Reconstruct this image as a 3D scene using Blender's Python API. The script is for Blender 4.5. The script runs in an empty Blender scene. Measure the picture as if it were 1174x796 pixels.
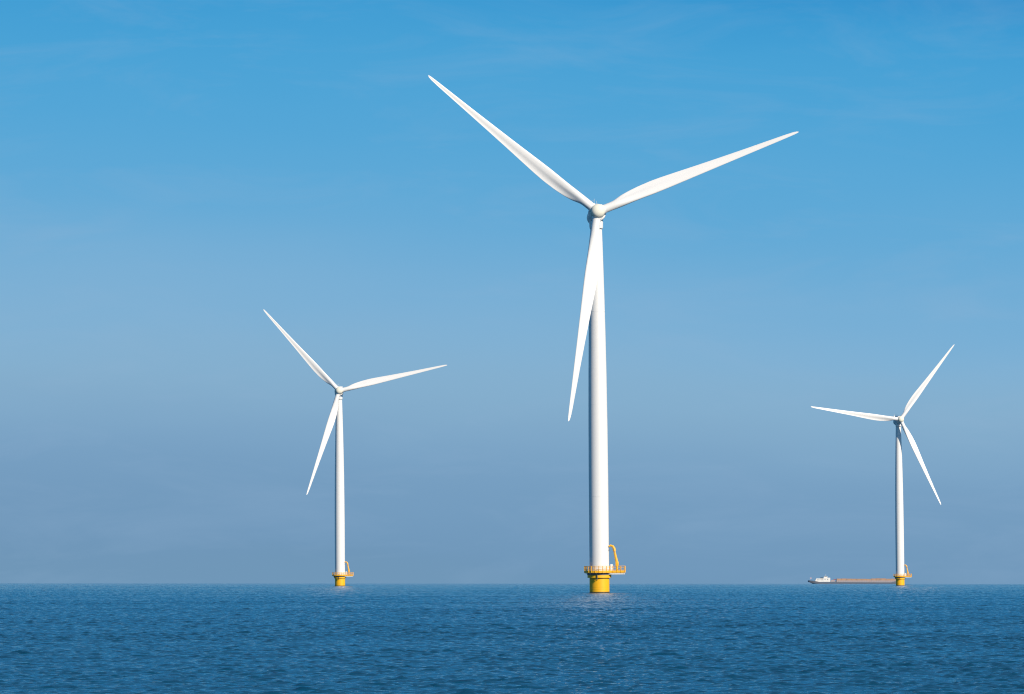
import bpy, bmesh, math, random
import numpy as np
from mathutils import Vector, Matrix, Euler

random.seed(7)
R = math.radians
sc = bpy.context.scene
col = sc.collection

# ------------------------------------------------------------------ camera
FPX = 7060.0                    # focal length in pixels of the 1174-wide photograph
RE = 7.3e6                      # earth radius with refraction
CAM_H = 3.7
def sea(r): return -r * r / (2 * RE)

cam_d = bpy.data.cameras.new('camera')
cam = bpy.data.objects.new('camera', cam_d); col.objects.link(cam)
cam_d.sensor_width = 36.0
cam_d.lens = FPX / 1174 * 36.0
cam_d.clip_start = 1.0
cam_d.clip_end = 60000.0
cam.location = (0, 0, CAM_H)
PITCH = math.atan((662.1 - 398) / FPX)
cam.rotation_euler = (Matrix.Rotation(math.pi / 2 + PITCH, 3, 'X') @ Matrix.Rotation(R(0.04), 3, 'Z')).to_euler()
sc.camera = cam

# ------------------------------------------------------------------ light
SUN_EL, SUN_AZ = 29.0, 40.0     # azimuth measured from the viewer's back towards the right
sv = Vector((math.sin(R(SUN_AZ)) * math.cos(R(SUN_EL)), -math.cos(R(SUN_AZ)) * math.cos(R(SUN_EL)), math.sin(R(SUN_EL))))
sun_d = bpy.data.lights.new('sun', 'SUN')
sun_d.energy = 5.0; sun_d.angle = R(0.53); sun_d.color = (1.0, 0.88, 0.725)
sun = bpy.data.objects.new('sun', sun_d); col.objects.link(sun)
sun.rotation_euler = sv.to_track_quat('Z', 'Y').to_euler()
sun.location = (300, -400, 400)

sc.view_settings.view_transform = 'Standard'
sc.view_settings.look = 'None'
sc.view_settings.exposure = 0.0
sc.view_settings.gamma = 1.0
sc.view_settings.use_curve_mapping = False
sc.render.engine = 'CYCLES'
sc.cycles.max_bounces = 6
sc.cycles.filter_width = 1.15

# ------------------------------------------------------------------ sky
def lin(c):
    out = []
    for v in c:
        v = v / 255.0
        out.append(v / 12.92 if v <= 0.04045 else ((v + 0.055) / 1.055) ** 2.4)
    return tuple(out) + (1.0,)

w = bpy.data.worlds.new('World'); sc.world = w; w.use_nodes = True
nt = w.node_tree; nt.nodes.clear()
def N(t, **kw):
    n = nt.nodes.new(t)
    for k, v in kw.items(): setattr(n, k, v)
    return n
def L(a, b): nt.links.new(a, b)
def math_node(op, a, b=None, clamp=False):
    n = N('ShaderNodeMath', operation=op); n.use_clamp = clamp
    for i, v in enumerate((a, b)):
        if v is None: continue
        if isinstance(v, (int, float)): n.inputs[i].default_value = v
        else: L(v, n.inputs[i])
    return n.outputs[0]
out = N('ShaderNodeOutputWorld'); bg = N('ShaderNodeBackground'); bg.inputs['Strength'].default_value = 0.1
L(bg.outputs[0], out.inputs[0])
sky = N('ShaderNodeTexSky', sky_type='NISHITA'); sky.sun_disc = False
sky.sun_elevation = R(SUN_EL); sky.sun_rotation = math.atan2(sv.x, sv.y)
sky.altitude = 0; sky.air_density = 1.0; sky.dust_density = 0.6; sky.ozone_density = 2.0
tc = N('ShaderNodeTexCoord'); sep = N('ShaderNodeSeparateXYZ'); L(tc.outputs['Generated'], sep.inputs[0])
# low sky: bands of colour by elevation, gently disturbed by thin cloud
mp = N('ShaderNodeMapping'); mp.inputs['Scale'].default_value = (9, 9, 42); L(tc.outputs['Generated'], mp.inputs[0])
n1 = N('ShaderNodeTexNoise'); n1.inputs['Scale'].default_value = 1.0; n1.inputs['Detail'].default_value = 3.0
n1.inputs['Roughness'].default_value = 0.5; L(mp.outputs[0], n1.inputs['Vector'])
mp2 = N('ShaderNodeMapping'); mp2.inputs['Scale'].default_value = (26, 26, 120); mp2.inputs['Rotation'].default_value = (0, R(9), 0)
mp2.inputs['Location'].default_value = (7.6, 2.4, 1.9)
L(tc.outputs['Generated'], mp2.inputs[0])
n2 = N('ShaderNodeTexNoise'); n2.inputs['Scale'].default_value = 1.0; n2.inputs['Detail'].default_value = 9.0
n2.inputs['Roughness'].default_value = 0.62; n2.inputs['Distortion'].default_value = 0.7; L(mp2.outputs[0], n2.inputs['Vector'])
z = sep.outputs['Z']
zd = math_node('ADD', z, math_node('MULTIPLY', math_node('SUBTRACT', n1.outputs['Fac'], 0.5), 0.015))
zd = math_node('ADD', zd, math_node('MULTIPLY', sep.outputs['X'], 0.05))
t = math_node('MULTIPLY', math_node('ADD', zd, 0.004), 1 / 0.12, True)
ramp = N('ShaderNodeValToRGB'); L(t, ramp.inputs[0])
pts = [(668, (112, 151, 184)), (640, (112, 151, 186)), (560, (119, 159, 194)), (500, (127, 167, 200)), (440, (135, 176, 206)),
       (370, (128, 177, 213)), (300, (113, 173, 214)), (220, (95, 169, 215)), (120, (80, 165, 215)), (10, (62, 157, 212)), (-80, (44, 136, 200))]
cr = ramp.color_ramp; cr.interpolation = 'B_SPLINE'
els = [(((662.1 - y) / FPX + 0.004) / 0.12, lin(c)) for y, c in pts]
cr.elements[0].position = els[0][0]; cr.elements[0].color = els[0][1]
cr.elements[1].position = els[-1][0]; cr.elements[1].color = els[-1][1]
for p, c in els[1:-1]:
    e = cr.elements.new(p); e.color = c
# thin cirrus
wis = N('ShaderNodeMapRange'); wis.inputs['From Min'].default_value = 0.48; wis.inputs['From Max'].default_value = 0.78
wis.inputs['To Max'].default_value = 0.20; L(n2.outputs['Fac'], wis.inputs['Value'])
mixc = N('ShaderNodeMix', data_type='RGBA'); L(wis.outputs[0], mixc.inputs['Factor'])
L(ramp.outputs[0], mixc.inputs[6]); mixc.inputs[7].default_value = lin((152, 182, 212))
sc10 = N('ShaderNodeMix', data_type='RGBA', blend_type='MULTIPLY'); sc10.inputs['Factor'].default_value = 1.0
L(mixc.outputs[2], sc10.inputs[6]); sc10.inputs[7].default_value = (10, 10, 10, 1)
sc10.clamp_result = False
up = N('ShaderNodeMapRange', interpolation_type='SMOOTHSTEP'); L(z, up.inputs['Value'])
up.inputs['From Min'].default_value = 0.10; up.inputs['From Max'].default_value = 0.45
tint = N('ShaderNodeMix', data_type='RGBA', blend_type='MULTIPLY'); tint.inputs['Factor'].default_value = 1.0
L(sky.outputs[0], tint.inputs[6]); tint.inputs[7].default_value = (0.45, 0.82, 1.0, 1)
mixs = N('ShaderNodeMix', data_type='RGBA'); L(up.outputs[0], mixs.inputs['Factor'])
L(sc10.outputs[2], mixs.inputs[6]); L(tint.outputs[2], mixs.inputs[7])
L(mixs.outputs[2], bg.inputs['Color'])

# ------------------------------------------------------------------ materials
def paint(name, c, rough=0.45, dirt=0.12, dirt_c=None, scale=0.5, stretch=(1, 1, 0.15), spec=0.5, metal=0.0):
    m = bpy.data.materials.new(name); m.use_nodes = True
    t_ = m.node_tree; b = t_.nodes['Principled BSDF']
    b.inputs['Roughness'].default_value = rough
    b.inputs['Metallic'].default_value = metal
    b.inputs['Specular IOR Level'].default_value = spec
    tcn = t_.nodes.new('ShaderNodeTexCoord'); mpn = t_.nodes.new('ShaderNodeMapping')
    mpn.inputs['Scale'].default_value = stretch
    t_.links.new(tcn.outputs['Object'], mpn.inputs[0])
    no = t_.nodes.new('ShaderNodeTexNoise'); no.inputs['Scale'].default_value = scale; no.inputs['Detail'].default_value = 6
    no.inputs['Roughness'].default_value = 0.65
    t_.links.new(mpn.outputs[0], no.inputs['Vector'])
    mr = t_.nodes.new('ShaderNodeMapRange'); mr.inputs['From Min'].default_value = 0.45; mr.inputs['From Max'].default_value = 0.75
    mr.inputs['To Max'].default_value = dirt
    t_.links.new(no.outputs['Fac'], mr.inputs['Value'])
    mx = t_.nodes.new('ShaderNodeMix'); mx.data_type = 'RGBA'
    t_.links.new(mr.outputs[0], mx.inputs['Factor'])
    mx.inputs[6].default_value = (*c, 1)
    mx.inputs[7].default_value = (*(dirt_c or (c[0] * .45, c[1] * .42, c[2] * .38)), 1)
    t_.links.new(mx.outputs[2], b.inputs['Base Color'])
    m['mix'] = 1
    return m

M = {}
M['white'] = paint('white_paint', (0.80, 0.79, 0.77), 0.42, 0.10)
M['tower'] = paint('tower_paint', (0.80, 0.79, 0.77), 0.45, 0.06, scale=0.2)
M['blade'] = paint('blade_gelcoat', (0.80, 0.785, 0.765), 0.38, 0.05, scale=0.1, stretch=(0.3, 1, 1))
M['hub'] = paint('hub_paint', (0.78, 0.75, 0.63), 0.6, 0.08, scale=1.0)
M['yellow'] = paint('yellow_paint', (0.95, 0.49, 0.006), 0.5, 0.25, (0.45, 0.26, 0.03), 1.4, (1, 1, 0.3))
M['yellow_rail'] = paint('yellow_rail_paint', (0.93, 0.45, 0.010), 0.5, 0.25, (0.5, 0.28, 0.05), 2.0)
M['galv'] = paint('galvanised_steel', (0.62, 0.62, 0.60), 0.5, 0.3, scale=1.5)
M['pale_steel'] = paint('pale_steel', (0.74, 0.72, 0.67), 0.5, 0.3, scale=1.5)
M['dark'] = paint('dark_steel', (0.05, 0.055, 0.06), 0.55, 0.3, scale=1.5)
M['ring'] = paint('shaded_steel', (0.20, 0.17, 0.16), 0.6, 0.4, scale=1.5)  # pale support ring darkened: shade under the deck put into its colour
M['algae'] = paint('algae_band', (0.035, 0.04, 0.02), 0.7, 0.5, (0.09, 0.07, 0.03), 3.0)
M['hull'] = paint('barge_hull', (0.12, 0.15, 0.20), 0.5, 0.5, (0.16, 0.11, 0.08), 0.25, (1, 1, 1))
M['hold'] = paint('barge_hold', (0.34, 0.31, 0.33), 0.6, 0.6, (0.38, 0.26, 0.22), 0.12, (1, 1, 1))
M['cargo'] = paint('rust_covers', (0.45, 0.27, 0.17), 0.8, 0.8, (0.26, 0.19, 0.16), 0.15, (1, 1, 1))
M['house'] = paint('barge_white', (0.80, 0.78, 0.74), 0.45, 0.15)
M['red'] = paint('red_paint', (0.40, 0.05, 0.04), 0.5, 0.2)
M['flag'] = paint('flag_cloth', (0.55, 0.40, 0.45), 0.8, 0.2)
g = bpy.data.materials.new('dark_glass'); g.use_nodes = True
g.node_tree.nodes['Principled BSDF'].inputs['Base Color'].default_value = (0.02, 0.03, 0.04, 1)
g.node_tree.nodes['Principled BSDF'].inputs['Roughness'].default_value = 0.08
M['glass'] = g

# ------------------------------------------------------------------ mesh helpers
def link(name, bm, mat, parent=None, smooth=True, angle=35):
    me = bpy.data.meshes.new(name)
    bmesh.ops.recalc_face_normals(bm, faces=bm.faces)
    if smooth:
        for f in bm.faces: f.smooth = True
        for e in bm.edges:
            if len(e.link_faces) == 2 and e.calc_face_angle(0) > R(angle): e.smooth = False
    bm.to_mesh(me); bm.free()
    me.materials.append(mat)
    o = bpy.data.objects.new(name, me); col.objects.link(o)
    if parent: o.parent = parent
    return o
def thing(name, label, cat, loc, group=None):
    o = bpy.data.objects.new(name, None); col.objects.link(o)
    o.location = loc; o['label'] = label; o['category'] = cat
    o.empty_display_size = 5
    if group: o['group'] = group
    return o
def box(bm, x0, x1, y0, y1, z0, z1, bev=0.0):
    r_ = bmesh.ops.create_cube(bm, size=1)
    vs = r_['verts']
    for v in vs:
        v.co = Vector(((x0 + x1) / 2 + v.co.x * (x1 - x0), (y0 + y1) / 2 + v.co.y * (y1 - y0), (z0 + z1) / 2 + v.co.z * (z1 - z0)))
    if bev:
        es = list({e for v in vs for e in v.link_edges})
        bmesh.ops.bevel(bm, geom=es, offset=bev, segments=2, affect='EDGES', profile=0.5)
def lathe(bm, prof, seg=48, axis='Z', cap=True, c=(0, 0)):
    """prof: list of (radius, height)."""
    rings = []
    for r_, h_ in prof:
        ring = []
        for i in range(seg):
            a = 2 * math.pi * i / seg
            if axis == 'Z': p = (c[0] + r_ * math.cos(a), c[1] + r_ * math.sin(a), h_)
            else: p = (c[0] + r_ * math.cos(a), h_, c[1] + r_ * math.sin(a))
            ring.append(bm.verts.new(p))
        rings.append(ring)
    for a, b in zip(rings, rings[1:]):
        for i in range(seg):
            j = (i + 1) % seg
            bm.faces.new((a[i], a[j], b[j], b[i]))
    if cap:
        bm.faces.new(rings[0]); bm.faces.new(rings[-1])
def tube(bm, pts, r_, seg=8, r_end=None):
    pts = [Vector(p) for p in pts]; n = len(pts)
    r_end = r_ if r_end is None else r_end
    rings = []
    for k, p in enumerate(pts):
        d = (pts[min(k + 1, n - 1)] - pts[max(k - 1, 0)]).normalized()
        up_ = Vector((0, 0, 1)) if abs(d.z) < 0.9 else Vector((1, 0, 0))
        a = d.cross(up_).normalized(); b = d.cross(a).normalized()
        rr = r_ + (r_end - r_) * k / max(1, n - 1)
        rings.append([bm.verts.new(p + a * rr * math.cos(2 * math.pi * i / seg) + b * rr * math.sin(2 * math.pi * i / seg)) for i in range(seg)])
    for a, b in zip(rings, rings[1:]):
        for i in range(seg):
            j = (i + 1) % seg
            bm.faces.new((a[i], a[j], b[j], b[i]))
    bm.faces.new(rings[0]); bm.faces.new(rings[-1])

# ------------------------------------------------------------------ water: one curved, wave-displaced sheet
def wave_tile(size, n, lam_peak, rms, seed, spread=2.0, lam_min=0.25, dirn=(0.0, 1.0)):
    rs = np.random.RandomState(seed)
    k1 = 2 * np.pi * np.fft.fftfreq(n, size / n)
    kx, ky = np.meshgrid(k1, k1)
    k = np.hypot(kx, ky); k[0, 0] = 1e-6
    kp = 2 * np.pi / lam_peak
    S = k ** -3.6 * np.exp(-1.25 * (kp / k) ** 2) * np.exp(-(k * lam_min / 6.283) ** 2)
    cosd = np.abs(ky * dirn[1] + kx * dirn[0]) / k
    S = S * (0.02 + np.clip(cosd, 0, 1) ** spread); S[0, 0] = 0
    spec = np.sqrt(S) * (rs.normal(size=(n, n)) + 1j * rs.normal(size=(n, n)))
    h = np.real(np.fft.ifft2(spec)); h = h / h.std() * rms
    # sharpen crests a little
    h = h + 1.1 * (h * h - rms * rms) / rms * 0.16
    return h.astype(np.float32)
def sample(tile, size, x, y):
    n = tile.shape[0]
    u = (x / size * n) % n; v = (y / size * n) % n
    i0 = np.floor(u).astype(np.int32) % n; j0 = np.floor(v).astype(np.int32) % n
    fu = u - np.floor(u); fv = v - np.floor(v)
    i1 = (i0 + 1) % n; j1 = (j0 + 1) % n
    return (tile[j0, i0] * (1 - fu) * (1 - fv) + tile[j0, i1] * fu * (1 - fv) + tile[j1, i0] * (1 - fu) * fv + tile[j1, i1] * fu * fv)

def build_water():
    rr = [1.0]
    while rr[-1] < 185: rr.append(rr[-1] * 1.12 + 0.3)
    rr[-1] = 185.0
    d = 185.0
    while d < 16000:
        d += 0.15 * (d / 200) ** 0.8 if d < 4200 else (3.5 if d < 9000 else 500)
        rr.append(d)
    rr = np.array(rr)
    fan = R(6.6)
    ncol = 800
    a_f = np.linspace(-fan, fan, ncol)
    a_o = np.linspace(fan, 2 * math.pi - fan, 70)[1:-1]
    ang = np.concatenate([a_f, a_o])
    nr, nc = len(rr), len(ang)
    A, D = np.meshgrid(ang, rr)
    X = D * np.sin(A); Y = D * np.cos(A)
    t1 = wave_tile(71.0, 1024, 1.5, 1.0, 3, 14.0, 0.2, (-0.33, 0.944))
    t2 = wave_tile(43.0, 1024, 0.9, 1.0, 11, 10.0, 0.12, (0.30, 0.954))
    gt = wave_tile(900.0, 256, 160.0, 1.0, 5, 0.5, 20.0)
    H = 0.020 * sample(t1, 71.0, X * 0.9272 - Y * 0.3746, Y * 0.9272 + X * 0.3746) + 0.015 * sample(t2, 43.0, X * 0.961 + Y * 0.276, Y * 0.961 - X * 0.276)
    gust = 1.0 + 0.12 * sample(gt, 900.0, X * 0.8 + Y * 0.6, Y * 0.8 - X * 0.6)
    H *= np.clip(gust, 0.4, 1.7)
    H *= np.clip((D - 2) / 60, 0, 1)
    Z = -D * D / (2 * RE) + H
    co = np.stack([X, Y, Z], -1).reshape(-1, 3).astype(np.float32)
    i = np.arange(nr - 1)[:, None] * nc; j = np.arange(nc)[None, :]; j2 = (j + 1) % nc
    q = np.stack([i + j, i + j2, i + nc + j2, i + nc + j], -1).reshape(-1, 4)
    q = q[:, ::-1]
    nq = len(q)
    me = bpy.data.meshes.new('water')
    me.vertices.add(len(co)); me.vertices.foreach_set('co', co.ravel())
    nl = nq * 4 + nc
    me.loops.add(nl)
    me.loops.foreach_set('vertex_index', np.concatenate([q.ravel(), np.arange(nc)[::1]]).astype(np.int32))
    me.polygons.add(nq + 1)
    me.polygons.foreach_set('loop_start', np.concatenate([np.arange(nq) * 4, [nq * 4]]).astype(np.int32))
    me.update(calc_edges=True)
    me.polygons.foreach_set('use_smooth', np.ones(nq + 1, bool))
    print('water verts', len(co), 'normal z', me.polygons[nq // 2].normal.z)
    o = bpy.data.objects.new('water', me); col.objects.link(o)
    o['kind'] = 'structure'; o['label'] = 'choppy deep blue lake water reaching the horizon'
    m = bpy.data.materials.new('lake_water'); m.use_nodes = True
    t_ = m.node_tree; b = t_.nodes['Principled BSDF']
    b.inputs['Base Color'].default_value = (0.002, 0.060, 0.122, 1)
    b.inputs['Roughness'].default_value = 0.035
    b.inputs['IOR'].default_value = 1.333
    tcn = t_.nodes.new('ShaderNodeTexCoord')
    mpn = t_.nodes.new('ShaderNodeMapping'); mpn.inputs['Scale'].default_value = (0.38, 1.8, 1.0)
    t_.links.new(tcn.outputs['Object'], mpn.inputs[0])
    n_ = t_.nodes.new('ShaderNodeTexNoise'); n_.inputs['Scale'].default_value = 4.5; n_.inputs['Detail'].default_value = 5
    n_.inputs['Roughness'].default_value = 0.6
    t_.links.new(mpn.outputs[0], n_.inputs['Vector'])
    bp = t_.nodes.new('ShaderNodeBump'); bp.inputs['Strength'].default_value = 1.0; bp.inputs['Distance'].default_value = 0.10
    # ripples too small for the mesh: the mesh gets coarser away from the shore, the bump takes over
    le = t_.nodes.new('ShaderNodeVectorMath'); le.operation = 'LENGTH'; t_.links.new(tcn.outputs['Object'], le.inputs[0])
    mr = t_.nodes.new('ShaderNodeMapRange'); t_.links.new(le.outputs['Value'], mr.inputs['Value'])
    mr.inputs['From Min'].default_value = 250; mr.inputs['From Max'].default_value = 1600
    mr.inputs['To Min'].default_value = 0.075; mr.inputs['To Max'].default_value = 0.20
    t_.links.new(mr.outputs[0], bp.inputs['Distance'])
    t_.links.new(n_.outputs['Fac'], bp.inputs['Height']); t_.links.new(bp.outputs[0], b.inputs['Normal'])
    me.materials.append(m)
    return o
build_water()

# ------------------------------------------------------------------ wind turbine
HUB_H, OVER, TILT = 94.6, 5.0, 7.0
TABLE = [(1.5, 2.12, 0, 1.0), (4.2, 2.12, 0.0, 1.0), (5.0, 2.32, .2, .9), (5.8, 2.62, .45, .75), (7.0, 2.92, .7, .60), (9.0, 3.16, .9, .48),
         (11.5, 3.36, 1, .40), (15, 3.48, 1, .32), (18, 3.32, 1, .28), (22, 2.96, 1, .26), (27, 2.50, 1, .24), (33, 2.02, 1, .22), (40, 1.52, 1, .20),
         (46, 1.14, 1, .19), (50, .88, 1, .18), (52.2, .66, 1, .18), (53.1, .42, 1, .18), (53.45, .14, 1, .2)]
TW = [(0, 17), (9, 15.5), (15, 11), (22, 7.5), (30, 4.5), (40, 1.8), (53.5, -0.5)]
def interp(tab, x, k=1):
    for a, b in zip(tab, tab[1:]):
        if x <= b[0]:
            f = max(0, (x - a[0]) / (b[0] - a[0])); f2 = f
            return a[k] + (b[k] - a[k]) * f2
    return tab[-1][k]
def blade_bm():
    bm = bmesh.new(); NS = 36
    rs_ = [1.5 + (53.45 - 1.5) * (i / 69.0) for i in range(70)] + [52.2, 53.1, 53.3]
    rs_ = sorted(set(round(x, 3) for x in rs_))
    rings = []
    for r_ in rs_:
        c = interp(TABLE, r_, 1); bl = interp(TABLE, r_, 2); th = interp(TABLE, r_, 3)
        # smooth the chord with neighbours
        c = (interp(TABLE, max(1.5, r_ - .8), 1) + 2 * c + interp(TABLE, min(53.45, r_ + .3), 1)) / 4 if r_ < 51 else c
        be = R(interp(TW, r_, 1))
        ec = Vector((0, math.sin(be), math.cos(be))); en = Vector((0, math.cos(be), -math.sin(be)))
        ax = 0.5 * (1 - bl) + 0.30 * bl
        bend = -(1.9 * (r_ / 53.5) ** 2.2) - r_ * math.sin(R(2.0))
        ring = []
        for i in range(NS):
            u = 2 * math.pi * i / NS
            x = 0.5 * (1 - math.cos(u))                     # 0 LE, 1 TE
            s = 1 if u <= math.pi else -1                    # suction / pressure
            ycirc = 0.5 * math.sin(u)
            yt = 5 * (0.2969 * math.sqrt(max(x, 0)) - 0.1260 * x - 0.3516 * x * x + 0.2843 * x ** 3 - 0.1015 * x ** 4)
            camb = 0.05 * 4 * x * (1 - x) * 0.6 + (-0.055 * max(0, (x - .55)) if s < 0 else 0) * 0
            yf = s * yt * th * (1.0 if s > 0 else 0.72) + camb
            if s < 0: yf += 0.11 * th * math.sin(math.pi * min(1, max(0, (x - .45) / .55))) * 1.2   # hollow near the trailing edge
            y = ycirc * (1 - bl) + yf * bl
            p = Vector((r_ * 1.006, bend, 0)) + ec * ((x - ax) * c) + en * (y * c)
            ring.append(bm.verts.new(p))
        rings.append(ring)
    for a, b in zip(rings, rings[1:]):
        for i in range(NS):
            j = (i + 1) % NS
            bm.faces.new((a[i], a[j], b[j], b[i]))
    bm.faces.new(rings[0]); bm.faces.new(rings[-1])
    return bm

DECK = 5.15
def deck_outline(grow=0.0):
    """circular walkway with a lay-down area towards +x"""
    rad = 3.65 + grow; hw = 2.3 + grow; xe = 6.35 + grow
    a0 = math.asin(hw / rad)
    pts = []
    n = 40
    for i in range(n + 1):
        a = a0 + (2 * math.pi - 2 * a0) * i / n
        pts.append((rad * math.cos(a), rad * math.sin(a)))
    pts += [(xe, -hw), (xe, hw)]
    return pts
def prism(bm, pts, z0, z1):
    lo = [bm.verts.new((x, y, z0)) for x, y in pts]; hi = [bm.verts.new((x, y, z1)) for x, y in pts]
    n = len(pts)
    for i in range(n):
        j = (i + 1) % n
        bm.faces.new((lo[i], lo[j], hi[j], hi[i]))
    bm.faces.new(lo); bm.faces.new(hi)
def resample(pts, step):
    P = [Vector(p) for p in pts]; P.append(P[0]); outp = []
    carry = 0
    for a, b in zip(P, P[1:]):
        Ld = (b - a).length; s = carry
        while s < Ld:
            outp.append(a + (b - a) * (s / Ld)); s += step
        carry = s - Ld
    return outp

def make_turbine():
    root = thing('wind_turbine', 'x', 'wind turbine', (0, 0, 0), 'offshore wind turbines standing in the water')
    # --- yellow foundation pile
    bm = bmesh.new()
    lathe(bm, [(2.46, -6), (2.46, 0.95), (2.49, 0.955), (2.49, 1.08), (2.46, 1.085), (2.46, 1.40), (2.485, 1.405), (2.485, 1.5), (2.46, 1.505), (2.46, 3.95), (2.72, 4.05)], 64)
    tp = link('foundation_pile', bm, M['yellow'], root)
    bm = bmesh.new(); lathe(bm, [(2.485, -5.5), (2.485, 0.24), (2.48, 0.30)], 64); link('waterline_band', bm, M['algae'], tp)
    bm = bmesh.new(); lathe(bm, [(2.96, 3.78), (2.96, 4.42), (2.5, 4.425)], 64, cap=False)
    lathe(bm, [(2.3, 3.77), (2.965, 3.772), (2.965, 3.90)], 64, cap=False); link('flange', bm, M['yellow'], tp)
    bm = bmesh.new()
    for y0 in (-2.75,):
        tube(bm, [(-0.62, -3.06, 4.55), (-0.62, -3.06, 3.35)], 0.13, 8)
        tube(bm, [(-0.62, -3.06, 3.5), (-0.62, -2.40, 3.2)], 0.09, 8)
    link('cable_bracket', bm, M['dark'], tp)
    bm = bmesh.new()       # boat landing on the far side
    for x in (-0.8, 0.8): tube(bm, [(x, 2.45, 3.9), (x, 3.3, 3.4), (x, 3.3, -3), (x, 2.45, -3.4)], 0.16, 10)
    for k in range(14): tube(bm, [(-0.25, 3.1, -1 + k * .35), (0.25, 3.1, -1 + k * .35)], 0.025, 6)
    for x in (-0.25, 0.25): tube(bm, [(x, 3.1, -1.5), (x, 3.1, DECK + 1.2)], 0.035, 6)
    link('boat_landing', bm, M['yellow_rail'], tp)
    # --- service platform
    bm = bmesh.new(); prism(bm, deck_outline(), DECK - 0.12, DECK)
    pf = link('platform', bm, M['galv'], root, smooth=False)
    # supporting steel: ring, beams under the lay-down area, brackets under the walkway
    bm = bmesh.new(); lathe(bm, [(2.5, 4.43), (3.02, 4.432), (3.06, 4.98), (2.5, 5.0)], 64, cap=False)
    link('support_ring', bm, M['ring'], pf)
    for y in (-2.1, -0.7, 0.7, 2.1):
        bm = bmesh.new(); box(bm, 2.2, 6.09, y - 0.09, y + 0.09, 4.58, 5.02); link('support_beam', bm, M['pale_steel'], pf, smooth=False)
    bm = bmesh.new(); box(bm, 6.1, 6.28, -2.3, 2.3, 4.56, 5.02); link('edge_beam', bm, M['pale_steel'], pf, smooth=False)
    for k in range(12):
        a = 2 * math.pi * (k + .5) / 12
        if abs(a) < .5 or abs(a - 2 * math.pi) < .5: continue
        bm = bmesh.new()
        tube(bm, [(2.9 * math.cos(a), 2.9 * math.sin(a), 4.6), (3.6 * math.cos(a), 3.6 * math.sin(a), 4.98)], 0.06, 6)
        link('bracket', bm, M['pale_steel'], pf, smooth=False)
    bm = bmesh.new()       # toe plate
    o1 = deck_outline(0.03); o2 = deck_outline(0.07); n = len(o1)
    z0, z1 = DECK - 0.16, DECK + 0.42
    va = [[bm.verts.new((x, y, zz)) for x, y in oo] for oo, zz in ((o1, z0), (o2, z0), (o2, z1), (o1, z1))]
    for q in range(4):
        A_, B_ = va[q], va[(q + 1) % 4]
        for i in range(n):
            j = (i + 1) % n
            bm.faces.new((A_[i], A_[j], B_[j], B_[i]))
    link('toe_plate', bm, M['yellow_rail'], pf, smooth=False)
    bm = bmesh.new()
    ol = deck_outline(0.05)
    for zz, rr_ in ((DECK + 1.50, 0.06), (DECK + 1.1, 0.045), (DECK + 0.70, 0.045)):
        P = [(x, y, zz) for x, y in ol]; P.append(P[0])
        for a, b in zip(P, P[1:]): tube(bm, [a, b], rr_, 6)
    for p in resample(ol, 0.98): tube(bm, [(p.x, p.y, DECK - 0.1), (p.x, p.y, DECK + 1.52)], 0.10, 6)
    link('railing', bm, M['yellow_rail'], pf)
    bm = bmesh.new(); box(bm, 2.75, 3.35, -0.5, 0.5, DECK, DECK + 1.95, 0.06)
    link('equipment_cabinet', bm, M['white'], pf, smooth=False)
    # --- crane
    bm = bmesh.new()
    lathe(bm, [(0.36, DECK), (0.36, DECK + 0.12), (0.27, DECK + 0.16), (0.25, DECK + 1.5), (0.36, DECK + 1.55), (0.36, DECK + 1.85), (0.22, DECK + 1.9)], 20, c=(4.38, -0.9))
    box(bm, 4.0, 4.78, -1.25, -0.55, DECK + 1.6, DECK + 2.6, 0.08)
    cr_ = link('crane', bm, M['yellow_rail'], root)
    bm = bmesh.new()
    tube(bm, [(4.42, -0.9, DECK + 2.2), (4.05, -0.9, DECK + 3.9), (3.66, -0.9, DECK + 5.75)], 0.38, 8, 0.24)
    link('boom', bm, M['yellow_rail'], cr_)
    bm = bmesh.new()
    tube(bm, [(3.80, -0.9, DECK + 5.25), (3.66, -0.9, DECK + 5.95), (3.36, -0.9, DECK + 6.42), (2.80, -0.9, DECK + 6.62), (2.42, -0.9, DECK + 6.36)], 0.40, 8, 0.20)
    link('jib', bm, M['yellow_rail'], cr_)
    bm = bmesh.new()
    tube(bm, [(4.55, -0.72, DECK + 2.3), (3.98, -0.72, DECK + 4.9)], 0.06, 8)
    tube(bm, [(3.78, -1.16, DECK + 4.9), (3.42, -1.12, DECK + 5.75)], 0.08, 8)
    link('hydraulic_ram', bm, M['dark'], cr_)
    bm = bmesh.new(); tube(bm, [(2.46, -0.9, DECK + 6.3), (2.46, -0.9, DECK + 5.6)], 0.02, 6); box(bm, 2.38, 2.54, -.98, -.82, DECK + 5.35, DECK + 5.62, 0.02)
    link('hook', bm, M['dark'], cr_)
    # --- tower
    prof = [(2.46, 4.40), (2.46, 4.60), (2.43, 4.62), (2.43, 20), (2.42, 30), (2.36, 42), (2.24, 55), (2.08, 65), (1.90, 74), (1.70, 82), (1.45, 91.2)]
    P = []
    for (r0, h0), (r1, h1) in zip(prof, prof[1:]):
        nn = max(1, int((h1 - h0) / 3))
        for q in range(nn): P.append((r0 + (r1 - r0) * q / nn, h0 + (h1 - h0) * q / nn))
    P.append(prof[-1])
    bm = bmesh.new(); lathe(bm, P, 72); tw = link('tower', bm, M['tower'], root)
    for h0 in (24.0, 47.0, 70.0):
        bm = bmesh.new()
        rr_ = interp([(h, r_) for r_, h in prof], h0, 1)
        lathe(bm, [(rr_ - .05, h0 - .06), (rr_ + .02, h0 - .05), (rr_ + .02, h0 + .05), (rr_ - .05, h0 + .06)], 72, cap=False)
        link('section_joint', bm, M['tower'], tw)
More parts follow.
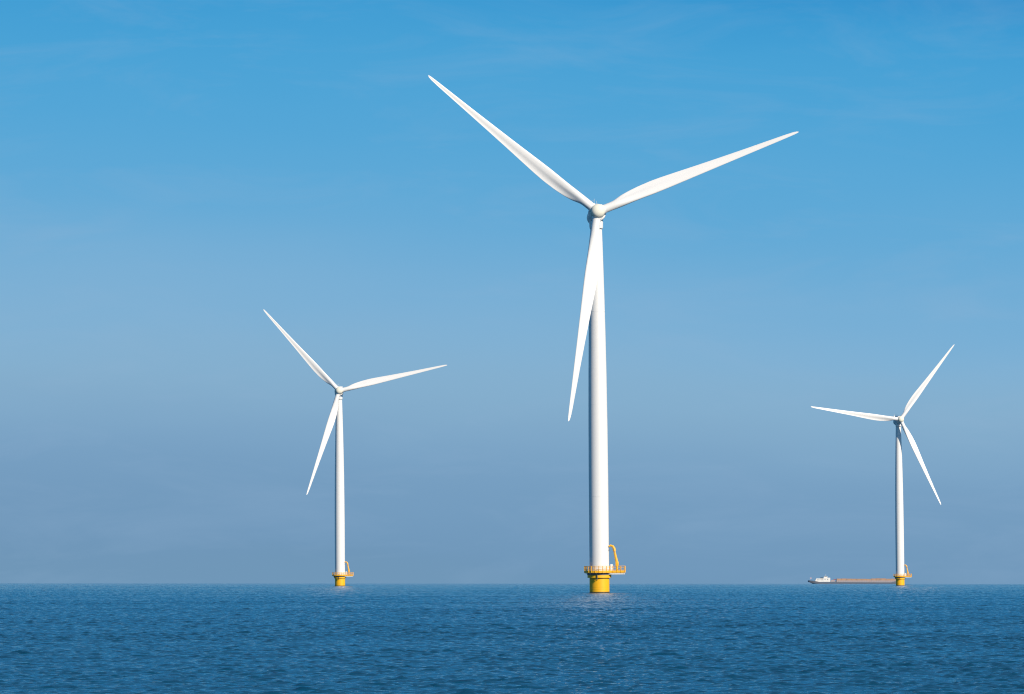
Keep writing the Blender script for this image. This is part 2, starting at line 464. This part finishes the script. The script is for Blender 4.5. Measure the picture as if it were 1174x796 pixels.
    bm = bmesh.new(); box(bm, -0.45, 0.45, 2.3, 2.5, DECK + 0.25, DECK + 2.4, 0.03); link('door', bm, M['galv'], tw)
    # --- nacelle, hub, blades (rotor frame: nose towards -y, origin at the hub centre)
    bm = bmesh.new()
    lathe(bm, [(1.7, 0.75), (2.05, 0.95), (2.18, 1.05), (2.18, 2.55), (2.08, 2.7), (2.0, 2.75), (2.0, 3.0), (2.05, 3.1), (2.05, 8.4), (1.9, 9.3), (1.5, 9.9), (0.9, 10.2)], 48, 'Y')
    na = link('nacelle', bm, M['white'], root)
    bm = bmesh.new(); lathe(bm, [(1.50, -3.5), (1.62, -3.4), (1.70, -2.9), (1.72, -1.2), (1.7, -0.8)], 48, c=(0, OVER)); link('yaw_housing', bm, M['white'], na)
    bm = bmesh.new()
    box(bm, -1.75, 1.75, 8.0, 8.5, 2.25, 3.35, 0.08); box(bm, -1.5, -1.3, 8.1, 8.4, 1.2, 2.3); box(bm, 1.3, 1.5, 8.1, 8.4, 1.2, 2.3)
    link('cooler', bm, M['white'], na, smooth=False)
    bm = bmesh.new()
    for x, h_ in ((-1.3, 4.6), (-0.7, 4.3), (-0.1, 4.9), (0.5, 4.3)): tube(bm, [(x, 8.6, 2.0), (x, 8.6, h_)], 0.035, 6)
    tube(bm, [(-1.45, 8.6, 4.3), (-0.1, 8.6, 4.3)], 0.03, 6)
    link('sensor_mast', bm, M['galv'], na)
    bm = bmesh.new()
    nose = [(0.05, -2.32), (0.6, -2.28), (1.05, -2.12), (1.42, -1.86), (1.66, -1.5), (1.78, -1.0), (1.80, 0.3), (1.74, 0.68), (1.66, 0.72)]
    lathe(bm, nose, 48, 'Y')
    hb = link('hub', bm, M['hub'], root)
    bm = bmesh.new()
    for k in range(3):
        a = 2 * math.pi * k / 3
        q = Matrix.Rotation(-a, 4, 'Y')
        b2 = bmesh.new(); lathe(b2, [(1.13, 0.0), (1.20, 1.3), (1.20, 1.86), (1.10, 1.9)], 32)
        bmesh.ops.transform(b2, matrix=q @ Matrix.Rotation(math.pi / 2, 4, 'Y'), verts=b2.verts)
        tmp = bpy.data.meshes.new('t'); b2.to_mesh(tmp); b2.free(); bm.from_mesh(tmp); bpy.data.meshes.remove(tmp)
    link('blade_root_ring', bm, M['white'], hb)
    bs = [link('blade', blade_bm(), M['blade'], root, angle=50)]
    for k in range(2):
        b = bs[0].copy(); col.objects.link(b); b.parent = root; bs.append(b)
    return root

def set_rotor(root, yaw, phase):
    """turn nacelle, hub and blades of one turbine"""
    yawm = Matrix.Rotation(R(yaw), 4, 'Z')
    base = yawm @ Matrix.Translation((0, -OVER, HUB_H)) @ Matrix.Rotation(R(-TILT), 4, 'X')
    k = 0
    for ch in root.children:
        nm = ch.name.split('.')[0]
        if nm == 'nacelle': ch.matrix_local = base
        elif nm == 'hub': ch.matrix_local = base @ Matrix.Rotation(-R(phase), 4, 'Y')
        elif nm == 'blade':
            ch.matrix_local = base @ Matrix.Rotation(-R(phase + 120 * k), 4, 'Y'); k += 1

def copy_tree(o, parent=None):
    c = o.copy(); col.objects.link(c)
    c.parent = parent
    for ch in [q for q in bpy.data.objects if q.parent == o and q is not c]: copy_tree(ch, c)
    return c

def place(root, px, scale, yaw_rel, phase, lean, label):
    d = FPX / scale; az = math.atan((px - 587) / FPX)
    x, y = d * math.sin(az), d * math.cos(az)
    root.location = (x, y, sea(d))
    root.rotation_euler = (0, R(-lean), 0)
    root['label'] = label
    set_rotor(root, yaw_rel - math.degrees(az), phase)

t0 = make_turbine()
bpy.context.view_layer.update()
t1 = copy_tree(t0); t2 = copy_tree(t0)
place(t0, 687.5, 4.61, 4.5, 20.9, 0.55, 'tallest and nearest white turbine with one blade hanging across its tower')
place(t1, 390.2, 2.362, 0.5, 12.6, 0.40, 'mid-sized white turbine left of the tallest one, lower blade pointing down left')
place(t2, 1032.0, 2.006, 15.0, 52.4, 0.6, 'smallest white turbine beside the barge, lower blade pointing down right')

# ------------------------------------------------------------------ cargo barge on the horizon
def make_barge():
    D = 7100.0
    x0 = (926.3 - 587) / FPX * D
    root = thing('cargo_barge', 'long low cargo barge with rusty orange hold and white deckhouse on the horizon', 'barge', (x0, D, sea(D) ))
    # local x: 0 stern .. 109 bow
    bm = bmesh.new()
    st = [(0.0, 1.2, 3.9, 3.2), (1.5, 3.6, 3.9, 2.0), (5, 5.2, 3.6, 0.2), (9, 5.6, 3.0, -1.5), (14, 5.7, 2.0, -2), (95, 5.7, 1.7, -2), (101, 5.0, 3.2, -2), (106, 3.0, 4.2, -1), (109, 0.6, 4.8, 0.5)]
    rings = []
    for x, hw, top, bot in st:
        rings.append([bm.verts.new((x, -hw, top)), bm.verts.new((x, -hw * .96, (top + bot) * .3)), bm.verts.new((x, -hw * .7, bot)), bm.verts.new((x, hw * .7, bot)), bm.verts.new((x, hw * .96, (top + bot) * .3)), bm.verts.new((x, hw, top))])
    for a, b in zip(rings, rings[1:]):
        for i in range(6):
            j = (i + 1) % 6; bm.faces.new((a[i], a[j], b[j], b[i]))
    bm.faces.new(rings[0]); bm.faces.new(rings[-1])
    link('hull', bm, M['hull'], root, angle=30)
    bm = bmesh.new(); box(bm, 32.5, 101.5, -4.9, 4.9, 1.5, 3.9, .1)
    for k in range(34): box(bm, 33 + k * 2, 33.15 + k * 2, -5.05, -4.9, 1.9, 3.9)
    link('hold_coaming', bm, M['hold'], root, smooth=False)
    # rust coloured covers in sections of slightly different height
    bm = bmesh.new(); nsec = 12
    for k in range(nsec):
        xa = 33 + k * 68 / nsec; xb = xa + 68 / nsec - 0.15
        h_ = 6.0 + 0.12 * math.sin(k * 1.7) + (0.25 if 7 <= k <= 9 else 0) - (0.25 if k in (4, 5, 6) else 0)
        ps = [(-4.7, 3.9), (-4.7, h_ - .35), (-3.4, h_), (3.4, h_), (4.7, h_ - .35), (4.7, 3.9)]
        A_ = [bm.verts.new((xa, y, z_)) for y, z_ in ps]; B_ = [bm.verts.new((xb, y, z_)) for y, z_ in ps]
        for i in range(6):
            j = (i + 1) % 6; bm.faces.new((A_[i], A_[j], B_[j], B_[i]))
        bm.faces.new(A_); bm.faces.new(B_)
    link('hatch_cover', bm, M['cargo'], root, smooth=False)
    bm = bmesh.new(); box(bm, 7.6, 18, -4.6, 4.6, 2.2, 6.1, .12)
    f = bm.verts[:]
    for v in f:
        if v.co.x < 8 and v.co.z > 4: v.co.x += 1.6
    dh = link('deckhouse', bm, M['house'], root, smooth=False)
    bm = bmesh.new(); box(bm, 17.5, 25.4, -4.7, 4.7, 2.2, 7.0, .15); link('upper_deckhouse', bm, M['house'], dh, smooth=False)
    for k in range(5):
        bm = bmesh.new(); xx = 10.3 + k * 1.5; box(bm, xx, xx + .7, -4.66, -4.55, 4.2, 4.9); link('window', bm, M['glass'], dh, smooth=False)
    for k in range(2):
        bm = bmesh.new(); xx = 19 + k * 3; box(bm, xx, xx + .9, -4.76, -4.65, 4.9, 5.7); link('window', bm, M['glass'], dh, smooth=False)
    bm = bmesh.new(); box(bm, 18.2, 22.2, -2.2, 2.2, 7.0, 8.7, .15)
    wh = link('wheelhouse', bm, M['house'], root, smooth=False)
    bm = bmesh.new(); box(bm, 18.6, 21.8, -2.23, -2.1, 7.75, 8.4); link('window', bm, M['glass'], wh, smooth=False)
    bm = bmesh.new(); tube(bm, [(20.3, 0, 8.7), (20.3, 0, 11.2)], .06); tube(bm, [(19.3, 0, 9.9), (21.3, 0, 9.9)], .08); link('radar_mast', bm, M['house'], wh)
    bm = bmesh.new(); box(bm, 14.3, 17.2, -1.2, 1.2, 6.1, 7.3, .1); link('funnel', bm, M['dark'], root, smooth=False)
    bm = bmesh.new(); tube(bm, [(2.4, 0, 3.8), (2.4, 0, 7.2)], .06); fp = link('flagpole', bm, M['house'], root)
    bm = bmesh.new(); box(bm, 2.46, 4.2, -.02, .02, 5.9, 7.1); link('flag', bm, M['flag'], fp, smooth=False)
    bm = bmesh.new(); box(bm, 26.6, 30.5, -2.1, 2.1, 2.4, 4.4, .2); box(bm, 26.0, 32, -3.5, 3.5, 2.35, 3.3, .1); link('winch_housing', bm, M['hold'], root, smooth=False)
    bm = bmesh.new(); box(bm, 29.6, 32.3, -1.6, 1.6, 4.4, 5.1, .1); link('hatch_crane', bm, M['red'], root, smooth=False)
    return root
make_barge()
bpy.context.view_layer.update()
